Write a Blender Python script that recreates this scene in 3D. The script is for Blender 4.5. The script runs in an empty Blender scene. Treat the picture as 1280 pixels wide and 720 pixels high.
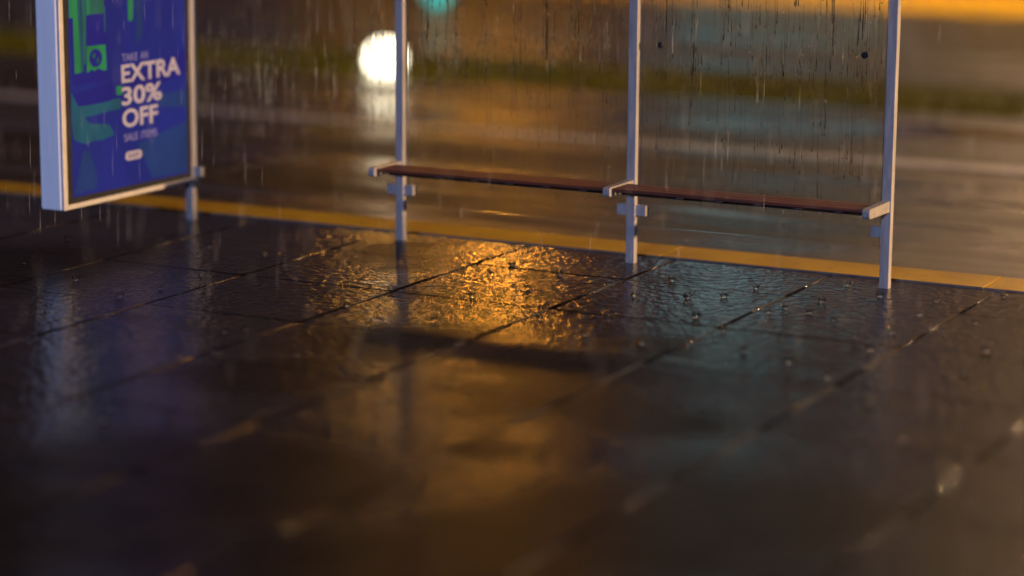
import bpy, bmesh, math, random
from mathutils import Vector, Matrix
sc = bpy.context.scene
COL = sc.collection
PI = math.pi
R = math.radians
rnd = random.Random(11)

# ------------------------------------------------------------------ materials
def lin(r, g, b):
    def f(c):
        c /= 255.0
        return c / 12.92 if c <= 0.04045 else ((c + 0.055) / 1.055) ** 2.4
    return (f(r), f(g), f(b), 1.0)

class N:
    """small helper round a node tree"""
    def __init__(s, name):
        s.m = bpy.data.materials.new(name); s.m.use_nodes = True
        s.t = s.m.node_tree; s.t.nodes.clear()
        s.out = s.t.nodes.new('ShaderNodeOutputMaterial')
    def n(s, kind, **kw):
        x = s.t.nodes.new(kind)
        for k, v in kw.items():
            if k.startswith('i_'):
                x.inputs[k[2:].replace('_', ' ')].default_value = v
            else:
                setattr(x, k, v)
        return x
    def l(s, a, b): s.t.links.new(a, b)
    def coord(s, scale=(1, 1, 1)):
        c = s.n('ShaderNodeTexCoord'); mp = s.n('ShaderNodeMapping')
        mp.inputs['Scale'].default_value = scale
        s.l(c.outputs['Object'], mp.inputs['Vector']); return mp.outputs['Vector']
    def noise(s, vec, scale, detail=4, rough=.55, dist=0):
        x = s.n('ShaderNodeTexNoise'); s.l(vec, x.inputs['Vector'])
        x.inputs['Scale'].default_value = scale; x.inputs['Detail'].default_value = detail
        x.inputs['Roughness'].default_value = rough; x.inputs['Distortion'].default_value = dist
        return x.outputs['Fac']
    def ramp(s, fac, a, b, lo=0., hi=1., smooth=True):
        x = s.n('ShaderNodeMapRange'); s.l(fac, x.inputs['Value'])
        x.interpolation_type = 'SMOOTHSTEP' if smooth else 'LINEAR'
        for k, v in zip(('From Min', 'From Max', 'To Min', 'To Max'), (a, b, lo, hi)): x.inputs[k].default_value = v
        return x.outputs['Result']
    def mixc(s, fac, a, b):
        x = s.n('ShaderNodeMix', data_type='RGBA')
        s.l(fac, x.inputs[0])
        for v, i in ((a, 6), (b, 7)):
            if isinstance(v, tuple): x.inputs[i].default_value = v
            else: s.l(v, x.inputs[i])
        return x.outputs[2]
    def mixf(s, fac, a, b):
        x = s.n('ShaderNodeMix', data_type='FLOAT')
        s.l(fac, x.inputs[0])
        for v, i in ((a, 2), (b, 3)):
            if isinstance(v, (int, float)): x.inputs[i].default_value = v
            else: s.l(v, x.inputs[i])
        return x.outputs[0]
    def math(s, op, a, b=0.):
        x = s.n('ShaderNodeMath', operation=op)
        for v, i in ((a, 0), (b, 1)):
            if isinstance(v, (int, float)): x.inputs[i].default_value = v
            else: s.l(v, x.inputs[i])
        return x.outputs[0]
    def bump(s, h, strength, dist):
        x = s.n('ShaderNodeBump'); s.l(h, x.inputs['Height'])
        if isinstance(strength, (int, float)): x.inputs['Strength'].default_value = strength
        else: s.l(strength, x.inputs['Strength'])
        x.inputs['Distance'].default_value = dist
        return x.outputs['Normal']
    def pbsdf(s, base=None, rough=None, normal=None, **kw):
        p = s.n('ShaderNodeBsdfPrincipled')
        for k, v in (('Base Color', base), ('Roughness', rough)):
            if v is None: continue
            if isinstance(v, (tuple, int, float)): p.inputs[k].default_value = v
            else: s.l(v, p.inputs[k])
        if normal is not None: s.l(normal, p.inputs['Normal'])
        for k, v in kw.items(): p.inputs[k.replace('_', ' ')].default_value = v
        s.l(p.outputs[0], s.out.inputs[0]); return p

M = {}
DULL_PATCHES = [(3.95, -2.58, .55), (3.9, -1.95, .3), (2.95, -4.75, .5), (1.67, -0.42, 0.42), (2.78, -2.58, 0.55), (2.93, -2.20, 0.35), (4.08, -3.10, 0.60), (4.50, -3.19, 0.50), (4.94, -5.15, 0.75), (5.20, -4.57, 0.80), (3.66, -4.80, 0.80), (3.37, -5.46, 0.80), (4.58, -5.46, 0.60), (-0.00, -1.71, 0.90), (2.71, -3.34, 0.50), (5.62, -4.22, 0.50)]   # duller paving, some drained of water, some placed to dim lamp reflections (x, y, radius)
def simple(name, c0, c1, rough, scale=6, metal=0., bump=0., brough=.1, stretch=(1, 1, 1), detail=5, **kw):
    a = N(name); v = a.coord(stretch)
    f = a.noise(v, scale, detail)
    f2 = a.noise(v, scale * 5, 3)
    col = a.mixc(a.ramp(f, .3, .7), c0, c1)
    ro = a.ramp(f2, .3, .7, max(.02, rough - brough), rough + brough)
    nm = a.bump(f2, bump, .004) if bump else None
    a.pbsdf(col, ro, nm, Metallic=metal, **kw)
    M[name] = a.m; return a.m

# wet stone paving: crinkled film of water over rough stone, with duller patches, some drained and some added to subdue reflections
a = N('wet_paving'); v = a.coord()
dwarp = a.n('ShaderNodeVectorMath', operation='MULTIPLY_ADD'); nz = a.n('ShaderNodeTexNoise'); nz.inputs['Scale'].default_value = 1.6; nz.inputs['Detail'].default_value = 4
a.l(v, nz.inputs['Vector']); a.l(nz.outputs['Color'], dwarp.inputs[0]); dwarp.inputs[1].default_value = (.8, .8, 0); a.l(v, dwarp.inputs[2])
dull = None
for cx_, cy_, rr_ in DULL_PATCHES:
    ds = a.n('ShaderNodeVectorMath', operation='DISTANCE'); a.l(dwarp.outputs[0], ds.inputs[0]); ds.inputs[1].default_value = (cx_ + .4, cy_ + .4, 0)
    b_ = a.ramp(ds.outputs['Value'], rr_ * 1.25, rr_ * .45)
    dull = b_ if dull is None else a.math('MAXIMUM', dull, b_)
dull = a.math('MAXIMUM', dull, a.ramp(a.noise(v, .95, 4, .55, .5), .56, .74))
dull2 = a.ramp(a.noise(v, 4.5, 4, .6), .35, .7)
lump = a.noise(v, 19, 2, .5, .35)
wave = a.noise(v, 27, 1, .5)
grain = a.noise(v, 120, 2, .6)
col = a.mixc(a.ramp(a.noise(v, 3.2, 5, .6), .3, .72), (.006, .0045, .0036, 1), (.017, .0125, .0095, 1))
col = a.mixc(a.ramp(grain, .62, .72), col, (.03, .024, .019, 1))
h = a.math('ADD', lump, a.math('MULTIPLY', wave, .3))
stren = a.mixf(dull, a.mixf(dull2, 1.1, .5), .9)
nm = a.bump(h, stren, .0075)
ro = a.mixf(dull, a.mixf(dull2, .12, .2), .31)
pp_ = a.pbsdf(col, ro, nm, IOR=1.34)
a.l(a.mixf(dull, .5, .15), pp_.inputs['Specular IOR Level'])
M['wet_paving'] = a.m
# rounded slab edge where water stands along the joint
a = N('wet_slab_edge'); v = a.coord()
a.pbsdf((.012, .0095, .008, 1), .1, a.bump(a.noise(v, 30, 2), .8, .006), IOR=1.6)
M['wet_slab_edge'] = a.m

# wet asphalt with long puddles lying along the lanes
a = N('wet_asphalt'); v = a.coord((.16, 1, 1))
pud = a.ramp(a.noise(v, 1.1, 4, .55, .4), .54, .66)
vv = a.coord()
fine = a.noise(vv, 60, 4, .7)
col = a.mixc(a.ramp(a.noise(v, 2.1, 4), .3, .7), (.009, .006, .004, 1), (.05, .033, .019, 1))
col = a.mixc(a.ramp(fine, .55, .75), col, (.065, .045, .028, 1))
ro = a.mixf(pud, a.ramp(a.noise(v, 1.7, 4, .6), .35, .65, .2, .55), .07)
nm = a.bump(fine, a.mixf(pud, .5, .03), .008)
a.pbsdf(col, ro, nm, IOR=1.4)
M['wet_asphalt'] = a.m

# worn yellow kerb paint
a = N('yellow_kerb_paint'); v = a.coord()
w1 = a.ramp(a.noise(v, 14, 6, .7), .55, .7); w2 = a.ramp(a.noise(v, 2.2, 4), .35, .7)
col = a.mixc(w2, (.46, .27, .004, 1), (.34, .19, .004, 1))
col = a.mixc(a.math('MULTIPLY', w1, .35), col, (.14, .1, .06, 1))
a.pbsdf(col, a.ramp(w1, 0, 1, .5, .7), a.bump(a.noise(v, 60, 4), .25, .004), IOR=1.25)
M['yellow_kerb_paint'] = a.m

simple('kerb_stone', (.05, .05, .055, 1), (.09, .09, .09, 1), .5, 8, bump=.3)
simple('road_paint', (.5, .48, .45, 1), (.3, .28, .26, 1), .4, 5, bump=.2)
simple('soil', (.012, .012, .006, 1), (.03, .026, .012, 1), .85, 5, bump=.5)
simple('turf', (.12, .105, .010, 1), (.20, .16, .02, 1), .8, 2, bump=.6)
a = N('grass_blade'); gc = a.mixc(a.ramp(a.noise(a.coord(), 3, 3), .3, .7), (.10, .105, .006, 1), (.19, .165, .008, 1))
df = a.n('ShaderNodeBsdfDiffuse'); tl = a.n('ShaderNodeBsdfTranslucent'); mx = a.n('ShaderNodeMixShader')
a.l(gc, df.inputs[0]); a.l(gc, tl.inputs[0]); a.l(df.outputs[0], mx.inputs[1]); a.l(tl.outputs[0], mx.inputs[2]); a.l(mx.outputs[0], a.out.inputs[0])
M['grass_blade'] = a.m
simple('post_metal', (.22, .215, .21, 1), (.33, .32, .31, 1), .34, 22, bump=.05, stretch=(1, 1, .15))
simple('panel_metal', (.78, .80, .80, 1), (.86, .87, .87, 1), .4, 4, bump=.03, stretch=(2, 1, .12))
simple('frame_metal', (.42, .41, .40, 1), (.50, .49, .47, 1), .4, 9, bump=.03)
simple('bracket_metal', (.33, .32, .31, 1), (.42, .41, .40, 1), .3, 26, metal=.35, bump=.05)
simple('black_plastic', (.004, .004, .004, 1), (.007, .007, .007, 1), .85, 20)
simple('wet_wood', (.15, .036, .012, 1), (.07, .018, .007, 1), .45, 5, bump=.35, stretch=(.25, 9, 9))
simple('lamp_metal', (.05, .052, .055, 1), (.08, .08, .085, 1), .45, 6)
simple('facade_render', (.16, .14, .125, 1), (.24, .21, .185, 1), .8, .6, bump=.2)
simple('facade_brick', (.11, .06, .045, 1), (.18, .1, .075, 1), .85, 3, bump=.3)
simple('window_frame_dark', (.03, .03, .032, 1), (.05, .05, .05, 1), .4, 6)

a = N('water')                                                       # drops, runs and splashes
g = a.n('ShaderNodeBsdfGlass'); g.inputs['IOR'].default_value = 1.33; g.inputs['Roughness'].default_value = 0.
a.l(g.outputs[0], a.out.inputs[0]); M['water'] = a.m

a = N('falling_water')
tr = a.n('ShaderNodeBsdfTransparent'); df = a.n('ShaderNodeBsdfTranslucent'); gl = a.n('ShaderNodeBsdfDiffuse')
df.inputs['Color'].default_value = (.9, .92, .95, 1); gl.inputs['Color'].default_value = (.9, .92, .95, 1)
ad = a.n('ShaderNodeAddShader'); mx = a.n('ShaderNodeMixShader'); mx.inputs[0].default_value = .13
a.l(df.outputs[0], ad.inputs[0]); a.l(gl.outputs[0], ad.inputs[1])
a.l(tr.outputs[0], mx.inputs[1]); a.l(ad.outputs[0], mx.inputs[2]); a.l(mx.outputs[0], a.out.inputs[0])
M['falling_water'] = a.m

# toughened glass with vertical films of running water and grime
a = N('wet_glass'); v = a.coord((1, 1, .05))
s1 = a.noise(v, 42, 4, .65); s2 = a.noise(v, 120, 3, .6); s3 = a.noise(a.coord(), 1.6, 3)
film = a.math('ADD', a.math('MULTIPLY', s1, .6), a.math('MULTIPLY', s2, .4))
tint = a.mixc(a.ramp(film, .36, .62), (.89, .89, .87, 1), (.94, .95, .93, 1))
tr = a.n('ShaderNodeBsdfTransparent'); a.l(tint, tr.inputs['Color'])
gl = a.n('ShaderNodeBsdfGlossy'); gl.inputs['Roughness'].default_value = .05
df = a.n('ShaderNodeBsdfTranslucent'); df.inputs['Color'].default_value = (.8, .8, .78, 1)
fr = a.n('ShaderNodeFresnel'); fr.inputs['IOR'].default_value = 1.25
m1 = a.n('ShaderNodeMixShader'); m2 = a.n('ShaderNodeMixShader')
haze = a.math('MULTIPLY', a.ramp(film, .5, .72), .05)
a.l(haze, m1.inputs[0]); a.l(tr.outputs[0], m1.inputs[1]); a.l(df.outputs[0], m1.inputs[2])
a.l(fr.outputs[0], m2.inputs[0]); a.l(m1.outputs[0], m2.inputs[1]); a.l(gl.outputs[0], m2.inputs[2])
a.l(m2.outputs[0], a.out.inputs[0]); M['wet_glass'] = a.m

a = N('glass_edge')
g = a.pbsdf((.35, .5, .5, 1), .15, None, IOR=1.5); M['glass_edge'] = a.m

def emit(name, c, s, var=0., scale=1.):
    a = N(name); e = a.n('ShaderNodeEmission'); e.inputs['Strength'].default_value = s
    if var:
        f = a.noise(a.coord(), scale, 3)
        col = a.mixc(a.ramp(f, .3, .7), tuple(x * (1 - var) for x in c[:3]) + (1,), c); a.l(col, e.inputs['Color'])
    else: e.inputs['Color'].default_value = c
    a.l(e.outputs[0], a.out.inputs[0]); M[name] = a.m; return a.m
def poster(name, c, var=.12, scale=4, k=.92):
    """printed film in front of the light box: glows, and is a printed surface too"""
    a = N(name); f = a.noise(a.coord((1, 1, .5)), scale, 3)
    col = a.mixc(a.ramp(f, .3, .7), tuple(x * (1 - var) for x in c[:3]) + (1,), c)
    p = a.pbsdf(a.mixc(a.math('ADD', 0., .88), col, (0, 0, 0, 1)), .5, Specular_IOR_Level=.2)
    a.l(col, p.inputs['Emission Color']); p.inputs['Emission Strength'].default_value = k
    a.m.cycles.emission_sampling = 'NONE'
    M[name] = a.m

poster('print_blue', lin(26, 36, 116), .25, 2.2)
poster('print_violet', lin(27, 26, 110), .15)
poster('print_green', lin(38, 122, 72), .3, 5)
poster('print_mid_green', lin(32, 90, 78), .3, 6)
poster('print_teal', lin(27, 80, 98), .3, 5)
poster('print_deep_teal', lin(27, 52, 104), .25, 4)
poster('print_text', lin(184, 156, 148), .05)
poster('print_small_text', lin(140, 122, 150), .05)
poster('print_dark_blue', lin(26, 24, 84), .1)

# ------------------------------------------------------------------ mesh helpers
def link(name, bm, mat, parent=None, smooth=False, loc=None):
    me = bpy.data.meshes.new(name); bm.normal_update(); bm.to_mesh(me); bm.free()
    for m in (mat if isinstance(mat, (list, tuple)) else [mat]): me.materials.append(M[m])
    if smooth:
        for p in me.polygons: p.use_smooth = True
    o = bpy.data.objects.new(name, me); COL.objects.link(o)
    if parent is not None: o.parent = parent
    if loc: o.location = loc
    return o
def tag(o, label=None, cat=None, group=None, kind=None):
    if label: o['label'] = label
    if cat: o['category'] = cat
    if group: o['group'] = group
    if kind: o['kind'] = kind
    return o
def empty(name, loc, label, cat, group=None, rz=0):
    o = bpy.data.objects.new(name, None); COL.objects.link(o); o.location = loc; o.rotation_euler.z = rz
    o.empty_display_size = .2
    return tag(o, label, cat, group)
def box(bm, x0, x1, y0, y1, z0, z1, bev=0., seg=2, mi=0):
    vs = [bm.verts.new((x, y, z)) for z in (z0, z1) for y in (y0, y1) for x in (x0, x1)]
    fs = [bm.faces.new([vs[i] for i in q]) for q in ((0, 2, 3, 1), (4, 5, 7, 6), (0, 1, 5, 4), (2, 6, 7, 3), (0, 4, 6, 2), (1, 3, 7, 5))]
    for f in fs: f.material_index = mi
    if bev:
        es = list({e for f in fs for e in f.edges})
        r = bmesh.ops.bevel(bm, geom=es, offset=bev, segments=seg, affect='EDGES', profile=.5)
        for f in r['faces']: f.material_index = mi
    return fs
def tube(bm, pts, rads, seg=10, cap=True):
    rings = []
    for i, p in enumerate(pts):
        p = Vector(p)
        d = (Vector(pts[min(i + 1, len(pts) - 1)]) - Vector(pts[max(i - 1, 0)])).normalized()
        u = d.orthogonal().normalized(); w = d.cross(u)
        r = rads[i] if isinstance(rads, (list, tuple)) else rads
        if i and rings:                                              # keep the rings aligned
            pu = (rings[-1][0].co - Vector(pts[i - 1]));  u = (pu - d * pu.dot(d))
            u = u.normalized() if u.length > 1e-9 else d.orthogonal().normalized(); w = d.cross(u)
        rings.append([bm.verts.new(p + (u * math.cos(k * 2 * PI / seg) + w * math.sin(k * 2 * PI / seg)) * r) for k in range(seg)])
    for A, B in zip(rings, rings[1:]):
        for k in range(seg): bm.faces.new((A[k], A[(k + 1) % seg], B[(k + 1) % seg], B[k]))
    if cap:
        bm.faces.new(list(reversed(rings[0]))); bm.faces.new(rings[-1])
def lathe(bm, prof, seg=24, loc=(0, 0, 0)):
    rings = []
    for r, z in prof:
        rings.append([bm.verts.new((loc[0] + r * math.cos(k * 2 * PI / seg), loc[1] + r * math.sin(k * 2 * PI / seg), loc[2] + z)) for k in range(seg)])
    for A, B in zip(rings, rings[1:]):
        for k in range(seg): bm.faces.new((A[k], A[(k + 1) % seg], B[(k + 1) % seg], B[k]))
    bm.faces.new(list(reversed(rings[0]))); bm.faces.new(rings[-1])
def ball(bm, c, r, sub=1, sc3=(1, 1, 1)):
    bmesh.ops.create_icosphere(bm, subdivisions=sub, radius=r, matrix=Matrix.Translation(c) @ Matrix.Diagonal((*sc3, 1)))
def prism_x(bm, poly, x0, x1, bev=0.):
    """polygon in (y, z) pushed from x0 to x1"""
    A = [bm.verts.new((x0, y, z)) for y, z in poly]; B = [bm.verts.new((x1, y, z)) for y, z in poly]
    n = len(poly)
    fs = [bm.faces.new(A), bm.faces.new(list(reversed(B)))]
    for k in range(n): fs.append(bm.faces.new((A[(k + 1) % n], A[k], B[k], B[(k + 1) % n])))
    bmesh.ops.recalc_face_normals(bm, faces=fs)
    if bev:
        es = list(fs[0].edges) + list(fs[1].edges)
        bmesh.ops.bevel(bm, geom=es, offset=bev, segments=2, affect='EDGES', profile=.5)

# ------------------------------------------------------------------ camera
CAM = Vector((8.68405, -12.41356, 2.5345))
yaw, pitch, roll = R(-27.48093), R(11.11539), R(.37940)
fwd = Vector((math.sin(yaw) * math.cos(pitch), math.cos(yaw) * math.cos(pitch), -math.sin(pitch)))
r0 = Vector((math.cos(yaw), -math.sin(yaw), 0)); u0 = r0.cross(fwd)
rt = r0 * math.cos(roll) + u0 * math.sin(roll); up = -r0 * math.sin(roll) + u0 * math.cos(roll)
cd = bpy.data.cameras.new('camera'); cam = bpy.data.objects.new('camera', cd); COL.objects.link(cam)
cam.matrix_world = Matrix(((rt.x, up.x, -fwd.x, CAM.x), (rt.y, up.y, -fwd.y, CAM.y), (rt.z, up.z, -fwd.z, CAM.z), (0, 0, 0, 1)))
cd.lens = 86.4983; cd.sensor_width = 36; cd.clip_end = 800; cd.clip_start = .1
cd.dof.use_dof = True; cd.dof.focus_distance = 13.25; cd.dof.aperture_fstop = .0865 / .22
sc.camera = cam

# ------------------------------------------------------------------ setting
ROAD_Z = -.12
bm = bmesh.new(); box(bm, -300, 300, -300, 400, -.6, -.35); tag(link('ground', bm, 'soil'), kind='structure')

# paving: bevelled slabs on one bed
TX, TY, GX, GY, X0, Y0 = .94, .905, .010, .003, 1.28, -1.36
bm = bmesh.new()
BV = .006
for i in range(-16, 17):
    for j in range(-14, 2):
        x0, x1 = X0 + i * TX + GX / 2, X0 + (i + 1) * TX - GX / 2
        y0, y1 = Y0 + j * TY + GY / 2, Y0 + (j + 1) * TY - GY / 2
        y1 = min(y1, .245)
        if y0 > .2: continue
        t = [rnd.uniform(-.0012, .0012) for _ in range(3)]
        def zz(x, y): return t[0] + t[1] * (x - x0) / TX + t[2] * (y - y0) / TY
        def rg(ins, dz): return [bm.verts.new((x, y, zz(x, y) + dz)) for x, y in ((x0 + ins, y0 + ins * .4), (x1 - ins, y0 + ins * .4), (x1 - ins, y1 - ins * .4), (x0 + ins, y1 - ins * .4))]
        rings = [rg(0, -.02), rg(0, -.006), rg(.0015, -.0035), rg(.004, -.0016), rg(.008, -.0004), rg(.013, 0)]
        for A, B in zip(rings, rings[1:]):
            for k in range(4):
                k2 = (k + 1) % 4
                f = bm.faces.new((A[k], A[k2], B[k2], B[k])); f.smooth = True
                if k == 1 and x1 > 3.9 and A is not rings[0]: f.material_index = 1
        bm.faces.new(rings[-1])
box(bm, X0 - 16 * TX, X0 + 17 * TX, Y0 - 14 * TY, .2449, -.3, -.0055)
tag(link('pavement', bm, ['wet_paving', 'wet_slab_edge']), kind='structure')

# yellow painted kerb along the edge of the paving
bm = bmesh.new()
L = 1.9; x = -22.0 + .35
while x < 24:
    box(bm, x + .003, x + L - .003, .25, .60, -.3, .010 + rnd.uniform(-.0015, .0015), .0035)
    x += L
kerb = tag(link('kerb', bm, ['yellow_kerb_paint', 'kerb_stone']), kind='structure')
for p in kerb.data.polygons:
    if p.normal.y < -.5 and p.center.z < .02: p.material_index = 1

# roads
bm = bmesh.new(); box(bm, -140, 140, .6, 8.55, -.3, ROAD_Z); tag(link('road', bm, 'wet_asphalt'), kind='structure')
bm = bmesh.new(); box(bm, -140, 140, 10.75, 13.6, -.3, ROAD_Z); tag(link('road', bm, 'wet_asphalt'), kind='structure')
bm = bmesh.new(); box(bm, -60, 60, 5.32, 5.58, ROAD_Z, ROAD_Z + .004)
box(bm, -60, 60, .78, .88, ROAD_Z, ROAD_Z + .004)
tag(link('road_marking', bm, 'road_paint'), kind='structure')
# sunken grass strip between the carriageways
def swale(y):
    t = min(max((y - 8.55) / 2.2, 0), 1); return ROAD_Z - .004 - .085 * math.sin(PI * t) ** .7
bm = bmesh.new(); ys = [8.55 + 2.2 * k / 16 for k in range(17)]
rows = [[bm.verts.new((x, y, swale(y) if abs(x) < 90 else swale(y))) for x in (-90, 90)] + [bm.verts.new((x, y, -.4)) for x in (90, -90)] for y in ys]
for A, B in zip(rows, rows[1:]):
    for k in range(4): bm.faces.new((A[k], A[(k + 1) % 4], B[(k + 1) % 4], B[k]))
bm.faces.new(rows[0]); bm.faces.new(list(reversed(rows[-1])))
bmesh.ops.recalc_face_normals(bm, faces=bm.faces)
tag(link('median_turf', bm, 'turf'), kind='structure')
bm = bmesh.new()
for _ in range(42000):
    x = rnd.uniform(-20, 5); y = rnd.uniform(8.58, 10.72); hgt = rnd.uniform(.03, .075); gz = swale(y); a_ = rnd.uniform(0, 2 * PI)
    w = rnd.uniform(.004, .009); dx, dy = math.cos(a_), math.sin(a_); ln = rnd.uniform(.0, .05)
    bm.faces.new((bm.verts.new((x - dx * w, y - dy * w, gz - .002)), bm.verts.new((x + dx * w, y + dy * w, gz - .002)),
                  bm.verts.new((x - dy * ln, y + dx * ln, gz + hgt))))
tag(link('grass', bm, 'grass_blade'), 'short olive grass on the strip between the two roads', 'grass', kind='stuff')
# plaza beyond, with an added yellow strip that carries the gold lamp glow
bm = bmesh.new(); box(bm, -90, 90, 13.6, 13.75, -.34, ROAD_Z + .01, .008); tag(link('far_kerb', bm, 'kerb_stone'), kind='structure')
bm = bmesh.new(); box(bm, -90, 90, 13.75, 60, -.34, ROAD_Z); tag(link('far_pavement', bm, 'wet_asphalt'), kind='structure')
bm = bmesh.new(); box(bm, -90, 90, 19.0, 22.5, ROAD_Z, ROAD_Z + .008); tag(link('gold_glow_strip', bm, 'yellow_kerb_paint'), kind='structure')
bm = bmesh.new(); box(bm, -90, 90, -60, Y0 - 14 * TY - .01, -.3, -.005); tag(link('square', bm, 'wet_asphalt'), kind='structure')

# ------------------------------------------------------------------ bus shelter
S, PW, PD, PH = 1.5, .053, .045, 2.45
shelter = empty('bus_shelter', (0, 0, 0), 'open bus shelter of slim grey posts with wet glass panels between them', 'bus shelter')
for i in range(4):
    bm = bmesh.new(); box(bm, i * S - PW, i * S, 0, PD, -.004, PH, .003)
    po = link('post', bm, 'post_metal', shelter)
bm = bmesh.new(); box(bm, -PW - .02, 3 * S + .02, -.01, PD + .01, PH, PH + .07, .004)
link('top_rail', bm, 'post_metal', shelter)

def run_mesh(bm, x, z, length, r):
    """a run of water clinging to the front of the pane, ending in a fatter bead"""
    n = max(4, int(length / .02)); pts = []; rr = []; dx = 0
    for k in range(n + 1):
        t = k / n; dx += rnd.uniform(-.0016, .0016)
        pts.append((x + dx, 0, z + length * (1 - t))); rr.append(r * (.35 + .5 * t) if k < n else r)
    seg = 6; rings = []
    for p, q in zip(pts, rr):
        rings.append([bm.verts.new((p[0] + q * math.cos(a2), -q * .55 * math.sin(a2), p[2])) for a2 in [PI * k / (seg - 1) for k in range(seg)]])
    for A, B in zip(rings, rings[1:]):
        for k in range(seg): bm.faces.new((A[k], A[(k + 1) % seg], B[(k + 1) % seg], B[k]))
    bm.faces.new(rings[0]); bm.faces.new(list(reversed(rings[-1])))
    ball(bm, (pts[-1][0], -r * .1, pts[-1][2] - r * .4), r * 1.35, 1, (1, .7, 1.5))

GZ0, GZ1 = .212, 2.3
GY0, GY1 = .034, .044
for i in range(3):
    x0, x1 = i * S + .016, (i + 1) * S - PW - .016
    bm = bmesh.new()
    fs = box(bm, x0, x1, GY0, GY1, GZ0, GZ1)
    for k, f in enumerate(fs): f.material_index = 0 if abs(f.calc_center_median().y - .039) > .003 else 1
    # a solid pane: front and back faces clear, the ground edge greenish
    pane = link('glass_panel', bm, ['wet_glass', 'glass_edge'], shelter)
    bm = bmesh.new()
    dens = (150, 270, 270)[i]
    for k in range(dens):
        # runs gather in clusters and thin out downwards
        cx = x0 + .03 + (x1 - x0 - .06) * rnd.random()
        if rnd.random() < .5: cx = x0 + .03 + (x1 - x0 - .06) * (int(rnd.random() * 7) + .5 + rnd.gauss(0, .12)) / 7
        if i == 0 and rnd.random() < .45: cx = x1 - .02 - abs(rnd.gauss(0, .16))
        z = rnd.choice((rnd.uniform(.95, 1.75), rnd.uniform(1.05, 1.5), rnd.uniform(.55, 1.2)))
        run_mesh(bm, min(max(cx, x0 + .01), x1 - .01), z, rnd.uniform(.08, .42) * rnd.uniform(.35, 1.1), rnd.uniform(.0016, .0034))
    for k in range(110):
        run_mesh(bm, rnd.uniform(x0 + .02, x1 - .02), rnd.uniform(.28, 1.2), rnd.uniform(.1, .45), rnd.uniform(.0010, .0019))
    bmesh.ops.translate(bm, verts=bm.verts, vec=(0, GY0, 0))
    w = link('water_run', bm, 'water', pane, True); w['kind'] = 'stuff'
    bm = bmesh.new()
    for k in range((40, 130, 130)[i]):
        z = rnd.uniform(.3, 1.9); q = rnd.choice((.002, .0024, .003, .0042))
        ball(bm, (rnd.uniform(x0 + .02, x1 - .02), GY0 - q * .25, z), q, 2, (1, .6, 1.1))
    w = link('water_drop', bm, 'water', pane, True); w['kind'] = 'stuff'
# dark fixings through the right-hand panel
panes = [o for o in bpy.data.objects if o.name.startswith('glass_panel')]
for x, z in ((3.129, 1.236), (4.314, 1.241)):
    bm = bmesh.new(); lathe(bm, [(.013, 0), (.018, .003), (.018, .012), (.015, .015)], 20)
    bmesh.ops.rotate(bm, verts=bm.verts, cent=(0, 0, 0), matrix=Matrix.Rotation(PI / 2, 3, 'X'))
    bmesh.ops.translate(bm, verts=bm.verts, vec=(x, GY0, z))
    bolt = link('bolt', bm, 'black_plastic', panes[2], True)
    bolt['label'] = 'round black fixing bolt'
for i in range(4):
    for zc in (.302, 2.05):
        xl = i * S - PW / 2 - .088 if i else -PW + .01
        xr = i * S - PW / 2 + .088 if i < 3 else i * S - .01
        for ok, a0, a1 in ((i < 3, i * S - .006, xr), (i > 0, xl, i * S - PW + .006)):
            if not ok: continue
            bm = bmesh.new(); box(bm, a0, a1, .010, .060, zc - .03, zc + .03, .002); link('glass_clamp', bm, 'post_metal', shelter)

# ------------------------------------------------------------------ bench
bench = empty('bench', (3.0, -.15, 0), 'long dark wooden slat bench with grey end plates, fixed along the shelter posts', 'bench')
def bpart(name, bm, mat, parent=bench, **k):
    bmesh.ops.translate(bm, verts=bm.verts, vec=(-3.0, .15, 0)); return link(name, bm, mat, parent, **k)
def plate_poly():
    pts = [(-.001, .415), (-.001, .475)]
    yn, zb, zt = -.318, .421, .474
    rr = .016
    for k in range(5):
        a2 = PI / 2 + k * PI / 8; pts.append((yn + rr + rr * math.cos(a2), zt - rr + rr * math.sin(a2)))
    for k in range(5):
        a2 = PI + k * PI / 8; pts.append((yn + rr + rr * math.cos(a2), zb + rr + rr * math.sin(a2)))
    return pts
for i in (1, 2, 3):
    bm = bmesh.new(); prism_x(bm, plate_poly(), i * S - PW + .003, i * S - .008, .002)
    bpart('end_plate', bm, 'bracket_metal')
for i in (1, 2):
    bm = bmesh.new()
    xs0, xs1 = i * S - .006, (i + 1) * S - PW + .001
    for k in range(4):
        y0 = -.292 + k * .056
        box(bm, xs0, xs1, y0, y0 + .044, .446, .467, .005)
    bpart('seat', bm, 'wet_wood')
    for k in range(5):
        xm = i * S + (.40 + k * .228)
        bm = bmesh.new(); box(bm, xm - .02, xm + .02, -.294, -.02, .4400, .4455, .0015)
        bpart('support_bar', bm, 'lamp_metal')
    bm = bmesh.new(); box(bm, xs0, xs1, -.16, -.13, .412, .4395, .003); bpart('bearer', bm, 'black_plastic')

# ------------------------------------------------------------------ advertising light box
adp = empty('advertising_panel', (0, -.6, .235), 'light grey advertising light box with a blue sale poster on the left end post', 'advertising panel')
def apart(name, bm, mat, parent=None, **k):
    bmesh.ops.translate(bm, verts=bm.verts, vec=(0, .6, -.235)); return link(name, bm, mat, parent or adp, **k)
AZ0, AZ1, AY0, AY1 = .235, 2.2, -1.282, .05
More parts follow.
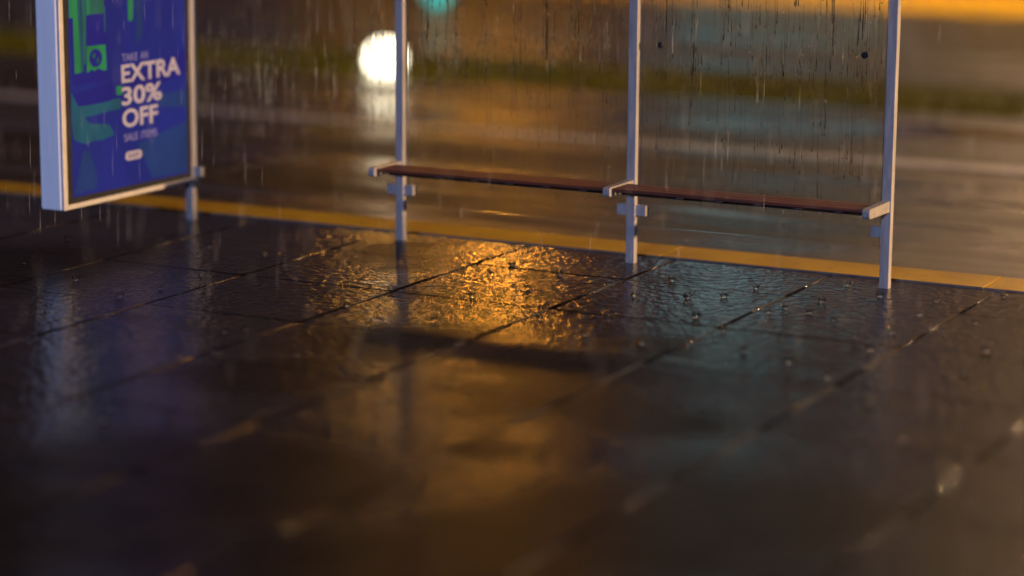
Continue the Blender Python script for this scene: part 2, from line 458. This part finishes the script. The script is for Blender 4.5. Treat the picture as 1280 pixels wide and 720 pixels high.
# housing wraps the post, leaving the post's own slot free
bm = bmesh.new(); box(bm, -.160, -.010, AY0, -.002, AZ0, AZ1, .012, 3); apart('housing', bm, 'panel_metal')
bm = bmesh.new()
F = .042; x0, x1 = -.0095, .006
box(bm, x0, x1, AY0 + .004, AY0 + F, AZ0 + .002, AZ1, .004); box(bm, x0 + .010, x1, AY1 - F + .015, AY1 + .008, AZ0 + .002, AZ1, .003)
box(bm, x0, x1, AY0 + F + .0005, -.0025, AZ0 + .002, AZ0 + .031, .004)
box(bm, .0005, x1, -.002, AY1 - F + .0145, AZ0 + .002, AZ0 + .031, .002)
box(bm, x0, x1, AY0 + F + .0005, -.0025, AZ1 - .031, AZ1, .004)
fr_ = apart('frame', bm, 'frame_metal')
bm = bmesh.new(); box(bm, -.0098, -.002, AY0 + F + .001, -.003, AZ0 + .031, AZ1 - .031); apart('border', bm, 'black_plastic')
PY0, PY1, PZ0, PZ1 = -1.187, -.045, .300, 2.12
bm = bmesh.new()
box(bm, -.0018, -.0005, PY0, PY1, PZ0, PZ1)
pst = apart('poster', bm, 'print_blue')
# printed artwork, traced on the poster's own plane (metres along the poster, metres up)
A1 = {}
def px(x, y):                                                        # photograph pixel -> poster plane, used once to lay out the print
    d = fwd + rt * ((x - 640) / 3075.4960) - up * ((y - 360) / 3075.4960)
    t = (0 - CAM.x) / d.x; q = CAM + d * t; return (q.y, q.z)
ART = [
 ('print_violet', [(84, 0), (134, 0), (136, 100), (92, 108)]),
 ('print_violet', [(91, 118), (150, 100), (236, 60), (236, 90), (150, 128), (96, 134)]),
 ('print_green', [(84.6, -30), (96, -30), (96.4, 0), (101.3, 91), (93.3, 92.5), (91, 22.5), (86.2, 23)]),
 ('print_mid_green', [(96.2, -30), (107.4, -30), (107.3, 80), (104.5, 81), (104, 90), (101.4, 91)]),
 ('print_deep_teal', [(98.5, -30), (101, -30), (104, 80), (102.4, 81)]),
 ('print_green', [(107.6, -30), (112, -30), (112, 18.2), (108, 19)]),
 ('print_mid_green', [(112, -30), (130, -30), (129.3, 16.6), (112, 18.2)]),
 ('print_mid_green', [(129.4, 8), (131, 8), (131.8, 40), (130.6, 40)]),
 ('print_green', [(108, 58), (131.7, 55.5), (133.3, 87.5), (124, 89), (108.3, 90.7)]),
 ('print_violet', [(119.5 + 8.2 * math.cos(k * PI / 8), 72.5 + 11.5 * math.sin(k * PI / 8)) for k in range(16)]),
 ('print_violet', [(110, 91), (114, 87), (118, 89), (122, 85.5), (127, 87), (130, 89)]),
 ('print_mid_green', [(115, 68), (118.5, 66), (119.5, 71), (116.5, 74)]),
 ('print_mid_green', [(120.5, 74), (123.5, 71), (124, 78), (121, 80)]),
 ('print_green', [(158.8, -30), (166.8, -30), (166, 24), (163, 27), (160, 25)]),
 ('print_green', [(145.2, 108), (153, 107), (153.2, 118), (145.4, 119)]),
 ('print_teal', [(88.5, 115), (97.5, 133), (112, 131.5), (134, 127), (143, 123.5), (151, 122.5), (151, 136), (140, 138), (126, 142), (106, 147), (112, 154.5), (136.5, 155.5), (143.3, 168), (128, 175), (118, 176), (109, 180), (97, 178), (91.5, 173), (89, 150)]),
 ('print_deep_teal', [(199, 118.5), (235, 111), (235, 134), (199, 133)]),
 ('print_deep_teal', [(103, 190), (112, 187), (122, 222), (120, 236), (93, 243)]),
 ('print_deep_teal', [(172, 180), (235, 150), (234, 214), (190, 222)]),
 ('print_deep_teal', [(168, -30), (178, -30), (178, 40), (170, 60)]),
]
mats = sorted({m for m, _ in ART}); bm = bmesh.new()
for k, (m, pts) in enumerate(ART):
    q = [px(*p) for p in pts]; zt = .0002 + k * .00006
    q = [(min(max(y, PY0 + .002), PY1 - .002), min(max(z, PZ0 + .002), PZ1 - .002)) for y, z in q]
    top = [bm.verts.new((zt, y, z)) for y, z in q]
    f = bm.faces.new(top); f.normal_update()
    if f.normal.x < 0: f.normal_flip()
    f.material_index = mats.index(m)
    sk = bmesh.ops.extrude_face_region(bm, geom=[f])
    bmesh.ops.translate(bm, verts=[v for v in sk['geom'] if isinstance(v, bmesh.types.BMVert)], vec=(.00003, 0, 0))
bmesh.ops.triangulate(bm, faces=[f for f in bm.faces if len(f.verts) > 4])
art = apart('artwork', bm, mats, pst)

def text(body, y0, z0, y1, z1, mat, off=0., x=.0028, shear=0.):
    cu = bpy.data.curves.new('lettering', 'FONT'); cu.body = body; cu.size = 1; cu.offset = off; cu.extrude = .0; cu.resolution_u = 4
    o = bpy.data.objects.new('lettering', cu); COL.objects.link(o)
    dg = bpy.context.evaluated_depsgraph_get(); dg.update()
    me = bpy.data.meshes.new_from_object(o.evaluated_get(dg))
    bpy.data.objects.remove(o)
    xs = [v.co.x for v in me.vertices]; ys = [v.co.y for v in me.vertices]
    for v in me.vertices:
        a_ = (v.co.x - min(xs)) / (max(xs) - min(xs)); b_ = (v.co.y - min(ys)) / (max(ys) - min(ys))
        v.co = (x, y0 + a_ * (y1 - y0) + .6, z0 + b_ * (z1 - z0) - .235)
    me.materials.clear(); me.materials.append(M[mat])
    bm_ = bmesh.new(); bm_.from_mesh(me); bmesh.ops.recalc_face_normals(bm_, faces=bm_.faces)
    g = bmesh.ops.extrude_face_region(bm_, geom=bm_.faces[:])
    bmesh.ops.translate(bm_, verts=[v for v in g['geom'] if isinstance(v, bmesh.types.BMVert)], vec=(.0004, 0, 0))
    bm_.to_mesh(me); bm_.free()
    o = bpy.data.objects.new('lettering', me); COL.objects.link(o); o.parent = pst
    return o
text('TAKE', -.694, 1.040, -.542, 1.084, 'print_small_text', 0)
text('AN', -.512, 1.040, -.440, 1.084, 'print_small_text', 0)
text('EXTRA', -.704, .915, -.112, 1.022, 'print_text', .025)
text('30%', -.706, .780, -.306, .890, 'print_text', .025)
text('OFF', -.704, .648, -.350, .758, 'print_text', .025)
text('SALE', -.690, .568, -.555, .612, 'print_small_text', 0)
text('ITEMS', -.522, .568, -.362, .612, 'print_small_text', 0)
bm = bmesh.new()
yc0, yc1, zc, rr = -.683, -.520, .478, .026
pp = [(yc1 - rr + rr * math.cos(a2), zc + rr * math.sin(a2)) for a2 in [-PI / 2 + k * PI / 8 for k in range(9)]] + \
     [(yc0 + rr + rr * math.cos(a2), zc + rr * math.sin(a2)) for a2 in [PI / 2 + k * PI / 8 for k in range(9)]]
prism_x(bm, pp, .0025, .0028); apart('button', bm, 'print_text', pst)
text('SHOP', -.655, .464, -.548, .492, 'print_dark_blue', .01, .0031)

# ------------------------------------------------------------------ splashes
def crown_mesh(seed):
    q = random.Random(seed); bm = bmesh.new(); n = q.randint(6, 8); seg = n * 4
    rings = []; ph = [q.uniform(.6, 1.2) for _ in range(n)]
    def prof(t, k):
        c = (k % 4); spike = (1, .45, .1, .45)[c] * ph[k // 4]
        h0 = .012 + .016 * spike; r_ = .012 + .005 * t + .014 * t * spike * .9
        return r_, h0 * t
    rows = [0, .3, .6, .85, 1]
    outer = [[bm.verts.new((prof(t, k)[0] * math.cos(2 * PI * k / seg), prof(t, k)[0] * math.sin(2 * PI * k / seg), prof(t, k)[1])) for k in range(seg)] for t in rows]
    inner = [[bm.verts.new(((prof(t, k)[0] - .0022 * (1.15 - t)) * math.cos(2 * PI * k / seg), (prof(t, k)[0] - .0022 * (1.15 - t)) * math.sin(2 * PI * k / seg), prof(t, k)[1] + .0004)) for k in range(seg)] for t in rows]
    for G, fl in ((outer, 0), (inner, 1)):
        for A, B in zip(G, G[1:]):
            for k in range(seg):
                f = (A[k], A[(k + 1) % seg], B[(k + 1) % seg], B[k]); bm.faces.new(f[::-1] if fl else f)
    for k in range(seg):
        k2 = (k + 1) % seg
        bm.faces.new((outer[-1][k], outer[-1][k2], inner[-1][k2], inner[-1][k])); bm.faces.new((outer[0][k2], outer[0][k], inner[0][k], inner[0][k2]))
    for k in range(n):
        a2 = 2 * PI * k / n; r_ = .022 + q.uniform(0, .008); ball(bm, (r_ * math.cos(a2), r_ * math.sin(a2), .024 * ph[k] + q.uniform(.004, .018)), q.uniform(.0014, .003), 1)
    me = bpy.data.meshes.new('splash_crown'); bm.normal_update(); bm.to_mesh(me); bm.free()
    for p in me.polygons: p.use_smooth = True
    me.materials.append(M['water']); return me
crowns = [crown_mesh(k) for k in range(5)]
def ground_at(x, y):
    d = fwd + rt * ((x - 640) / 3075.4960) - up * ((y - 360) / 3075.4960); t = -CAM.z / d.z; return CAM + d * t
SPL = [(543, 402), (615, 344), (1035, 474), (860, 374), (1027, 379), (982, 387), (1088, 439), (1115, 417), (1233, 441), (1067, 422), (1042, 402),
       (95, 351), (200, 362), (222, 443), (28, 499), (130, 526), (212, 521), (52, 390), (802, 431), (307, 413), (281, 416), (268, 441), (793, 372),
       (1180, 420), (905, 372), (960, 392), (1130, 552), (370, 445), (150, 372), (433, 384), (700, 345), (760, 402), (1100, 372), (1012, 392), (430, 300), (330, 318), (262, 310), (85, 300), (30, 330), (1255, 372), (1150, 395), (1205, 468), (930, 440), (1085, 505), (905, 415), (840, 352), (1060, 358), (1170, 378), (985, 455), (730, 420), (675, 400), (640, 332), (1220, 405), (945, 362), (660, 362), (590, 372), (480, 430), (870, 398)]
tints = []
for k, (x, y) in enumerate(SPL):
    p = ground_at(x, y); o = bpy.data.objects.new('rain_splash', crowns[k % 5]); COL.objects.link(o)
    o.location = (p.x, p.y, .001); o.rotation_euler.z = rnd.uniform(0, 6.28); s = rnd.uniform(.7, 1.2); o.scale = (s, s, s * rnd.uniform(.9, 1.3))
    tag(o, 'small crown of water thrown up by a raindrop on the wet paving', 'splash', 'rain splashes on the paving')

# ------------------------------------------------------------------ rain in the air: one object, long thin drops
bm = bmesh.new()
for _ in range(3600):
    t = rnd.uniform(9.5, 26); sx = rnd.uniform(-.24, .24); sy = rnd.uniform(-.14, .15)
    p = CAM + (fwd + rt * sx + up * sy) * t
    if p.z < .15: continue
    r_ = rnd.uniform(.0005, .001); ln = rnd.uniform(.05, .24)
    v0 = bm.verts.new((p.x, p.y, p.z)); v1 = bm.verts.new((p.x + ln * .02, p.y, p.z + ln))
    ring = [bm.verts.new((p.x + r_ * math.cos(b2), p.y + r_ * math.sin(b2), p.z + ln * .25)) for b2 in (0, 2.09, 4.19)]
    for k in range(3):
        bm.faces.new((v0, ring[(k + 1) % 3], ring[k])); bm.faces.new((v1, ring[k], ring[(k + 1) % 3]))
tag(link('rain', bm, 'falling_water'), 'fine slanting rain falling across the whole scene', 'rain', kind='stuff')

# ------------------------------------------------------------------ lamps
def street_lamp(x, y, hgt, arm, colour, power, label, size=.35, spot=150, emis=60., aim=None, face=0., soft=.6):
    o = empty('street_lamp', (x, y, 0), label, 'street lamp', 'street lamps')
    bm = bmesh.new(); tube(bm, [(0, 0, -.05), (0, 0, .9), (0, 0, .92), (0, 0, hgt - .2), (0, 0, hgt)], [.11, .1, .075, .05, .045], 14); link('pole', bm, 'lamp_metal', o, True)
    ax, ay = arm * math.cos(face), arm * math.sin(face)
    bm = bmesh.new(); tube(bm, [(0, 0, hgt - .05), (ax * .3, ay * .3, hgt + .22), (ax, ay, hgt + .3)], [.04, .035, .03], 10); link('arm', bm, 'lamp_metal', o, True)
    bm = bmesh.new(); box(bm, ax - .38, ax + .38, ay - .17, ay + .17, hgt + .26, hgt + .36, .03); hd = link('lamp_head', bm, 'lamp_metal', o)
    nm = 'lamp_glow_%d' % len(M); emit(nm, colour, emis)
    bm = bmesh.new(); box(bm, ax - size, ax + size, ay - .15, ay + .15, hgt + .215, hgt + .258, .012); link('diffuser', bm, nm, hd)
    ld = bpy.data.lights.new('lamp_light', 'SPOT'); ld.energy = power; ld.color = colour[:3]; ld.spot_size = R(spot); ld.spot_blend = soft; ld.shadow_soft_size = .22
    lo = bpy.data.objects.new('lamp_light', ld); COL.objects.link(lo); lo.parent = o; lo.location = (ax, ay, hgt + .15)
    if aim is not None:
        d = Vector(aim) - Vector((x + ax, y + ay, hgt + .15)); lo.rotation_euler = d.to_track_quat('-Z', 'Y').to_euler()
    return o
ORANGE = (1, .38, .035, 1); WARM = (1, .60, .30, 1); GOLD = (1, .66, .06, 1)
street_lamp(-12.1, 24.3, 5.2, 1.2, (1, .44, .06, 1), 80, 'added dim amber street lamp across the road, widening the orange reflection', .3, 150, 60, (-8, 12, 0), -PI / 2)  # unseen second lamp, added to spread the amber sheen sideways
street_lamp(-10.0, 24.3, 4.9, 1.2, ORANGE, 190, 'tall sodium street lamp across the road, glowing orange', .3, 150, 185, (-5.5, 12, 0), -PI / 2)
street_lamp(19.5, .43, 3.0, .9, WARM, 36000, 'warm white street lamp on the near pavement to the right', .36, 60, 60, (2.5, -.4, .9), -PI / 2)
street_lamp(-1.5, 24.3, 12.5, 1.2, GOLD, 5500, 'tall golden street lamp across the road to the right', .36, 60, 60, (.3, 20.2, 0), -PI / 2, .9)
street_lamp(2.4, 24.4, 9.6, 1.2, WARM, 300, 'warm white street lamp across the road, furthest to the right', .26, 140, 5000, (3, 12, 0), -PI / 2)

def globe(x, y, z, r_, colour, e, label, power=0):  # invented globes on low bases, standing in for blurred lights
    gz = swale(y) if y < 10.7 else ROAD_Z
    o = empty('stand_in_globe', (x, y, gz), label, 'lamp'); z -= gz
    bm = bmesh.new(); lathe(bm, [(.09, -.02), (.09, .02), (.05, .04), (.05, max(.05, z - r_ * .97))], 20); link('base', bm, 'lamp_metal', o, True)
    nm = 'globe_glow_%d' % len(M); emit(nm, colour, e)
    bm = bmesh.new(); bmesh.ops.create_uvsphere(bm, u_segments=32, v_segments=20, radius=r_, matrix=Matrix.Translation((0, 0, z))); link('globe', bm, nm, o, True)
def along(x, y, z):
    d = fwd + rt * ((x - 640) / 3075.4960) - up * ((y - 360) / 3075.4960); t = (z - CAM.z) / d.z; return CAM + d * t
p = along(481, 73, .015); globe(p.x, p.y, .015, .205, (1, .86, .62, 1), 7, 'bright white globe made up to stand for a blurred headlight behind the second post')
p = along(547, -10, .1); globe(p.x, p.y, .1, .2, (.10, .80, .72, 1), .9, 'turquoise globe made up to stand for a blurred light across the road')

# ------------------------------------------------------------------ buildings over the road, with lit windows and signs
emit('window_warm', (1, .46, .15, 1), .25, .5, .8)
emit('window_amber', (1, .40, .06, 1), .3, .5, .8)
emit('window_teal', (.22, .62, .66, 1), 1.0, .75, 1.4)
emit('shop_warm', (1, .50, .14, 1), .36, .5, .8)
emit('window_dim', (.9, .6, .4, 1), .12, .6, .8)
emit('sign_teal', (.33, .58, .60, 1), 2.6, .3, .5)
def building(x0, x1, y0, y1, hgt, wall, label, wins):
    o = empty('building', ((x0 + x1) / 2, y0, 0), label, 'building', 'buildings across the road')
    cx = (x0 + x1) / 2
    bm = bmesh.new(); box(bm, x0 - cx, x1 - cx, 0, y1 - y0, -.05, hgt); link('wall', bm, wall, o)
    bm = bmesh.new(); box(bm, x0 - cx - .2, x1 - cx + .2, -.25, y1 - y0 + .2, hgt, hgt + .35, .03); link('roof', bm, 'facade_render', o)
    for (a0, a1, z0, z1, m) in wins:
        bm = bmesh.new()
        for q in ((a0 - .08, a1 + .08, z0 - .08, z0), (a0 - .08, a1 + .08, z1, z1 + .08), (a0 - .08, a0, z0, z1), (a1, a1 + .08, z0, z1)):
            box(bm, q[0] - cx, q[1] - cx, -.09, .02, q[2], q[3])
        f = link('window' if not m.startswith('sign') else 'sign', bm, 'window_frame_dark', o)
        bm = bmesh.new(); box(bm, a0 - cx + .002, a1 - cx - .002, -.03, -.005, z0 + .002, z1 - .002); link('pane', bm, m, f)
W = []
for k in range(4):
    x = -25.5 + k * 2.4
    W.append((x, x + 1.3, 4.4, 6.2, 'window_dim'))
W += [(-16.6, -14.2, .5, 2.4, 'window_amber'), (-13.6, -10.4, .5, 2.4, 'window_amber'), (-14.6, -13.2, 4.4, 6.2, 'window_warm')]
building(-27, -9.9, 27, 38, 15, 'facade_brick', 'brick building across the road with amber shop windows', W)
building(-9.6, -4.2, 27, 39, 17, 'facade_render', 'rendered building across the road with a tall turquoise sign',
         [(-8.6, -7.0, 4.6, 6.2, 'sign_teal'), (-8.6, -4.8, .6, 2.2, 'window_teal'), (-6.2, -5.0, 4.2, 5.6, 'window_warm')])
W = [(-3.6, -.6, .6, 4.2, 'shop_warm'), (-.2, 3.4, .6, 4.2, 'shop_warm'), (-3.6, -1.8, 5.6, 7.6, 'window_warm'), (-1.0, 1.2, 5.6, 7.6, 'window_warm')]
building(-3.9, 9, 27, 39, 16, 'facade_render', 'rendered building across the road with tall warm lit windows', W)

# ------------------------------------------------------------------ sky, cool low light from behind the camera
w = bpy.data.worlds.new('World'); sc.world = w; w.use_nodes = True
nt = w.node_tree; bg = nt.nodes['Background']
sky = nt.nodes.new('ShaderNodeTexSky'); sky.sky_type = 'NISHITA'; sky.sun_disc = False
SUN_EL, SUN_AZ = 12, 169                                               # azimuth clockwise from +Y
sky.sun_elevation = R(SUN_EL); sky.sun_rotation = R(SUN_AZ)
nt.links.new(sky.outputs[0], bg.inputs[0]); bg.inputs[1].default_value = .0003
ld = bpy.data.lights.new('sun', 'SUN'); ld.energy = 1.6; ld.color = (.43, .53, 1.0); ld.angle = R(3)
so = bpy.data.objects.new('sun', ld); COL.objects.link(so)
dv = Vector((math.sin(R(SUN_AZ)) * math.cos(R(SUN_EL)), math.cos(R(SUN_AZ)) * math.cos(R(SUN_EL)), math.sin(R(SUN_EL))))
so.rotation_euler = dv.to_track_quat('Z', 'Y').to_euler()

sc.view_settings.view_transform = 'Standard'; sc.view_settings.look = 'None'; sc.view_settings.exposure = 0; sc.view_settings.gamma = 1
sc.view_settings.use_curve_mapping = False
sc.render.engine = 'CYCLES'
cy = sc.cycles
cy.use_denoising = True; cy.denoiser = 'OPENIMAGEDENOISE'; cy.denoising_input_passes = 'RGB_ALBEDO_NORMAL'
cy.max_bounces = 10; cy.transparent_max_bounces = 16; cy.transmission_bounces = 8; cy.glossy_bounces = 5; cy.diffuse_bounces = 3
cy.sample_clamp_indirect = 60; cy.caustics_reflective = False; cy.caustics_refractive = False; cy.blur_glossy = .4
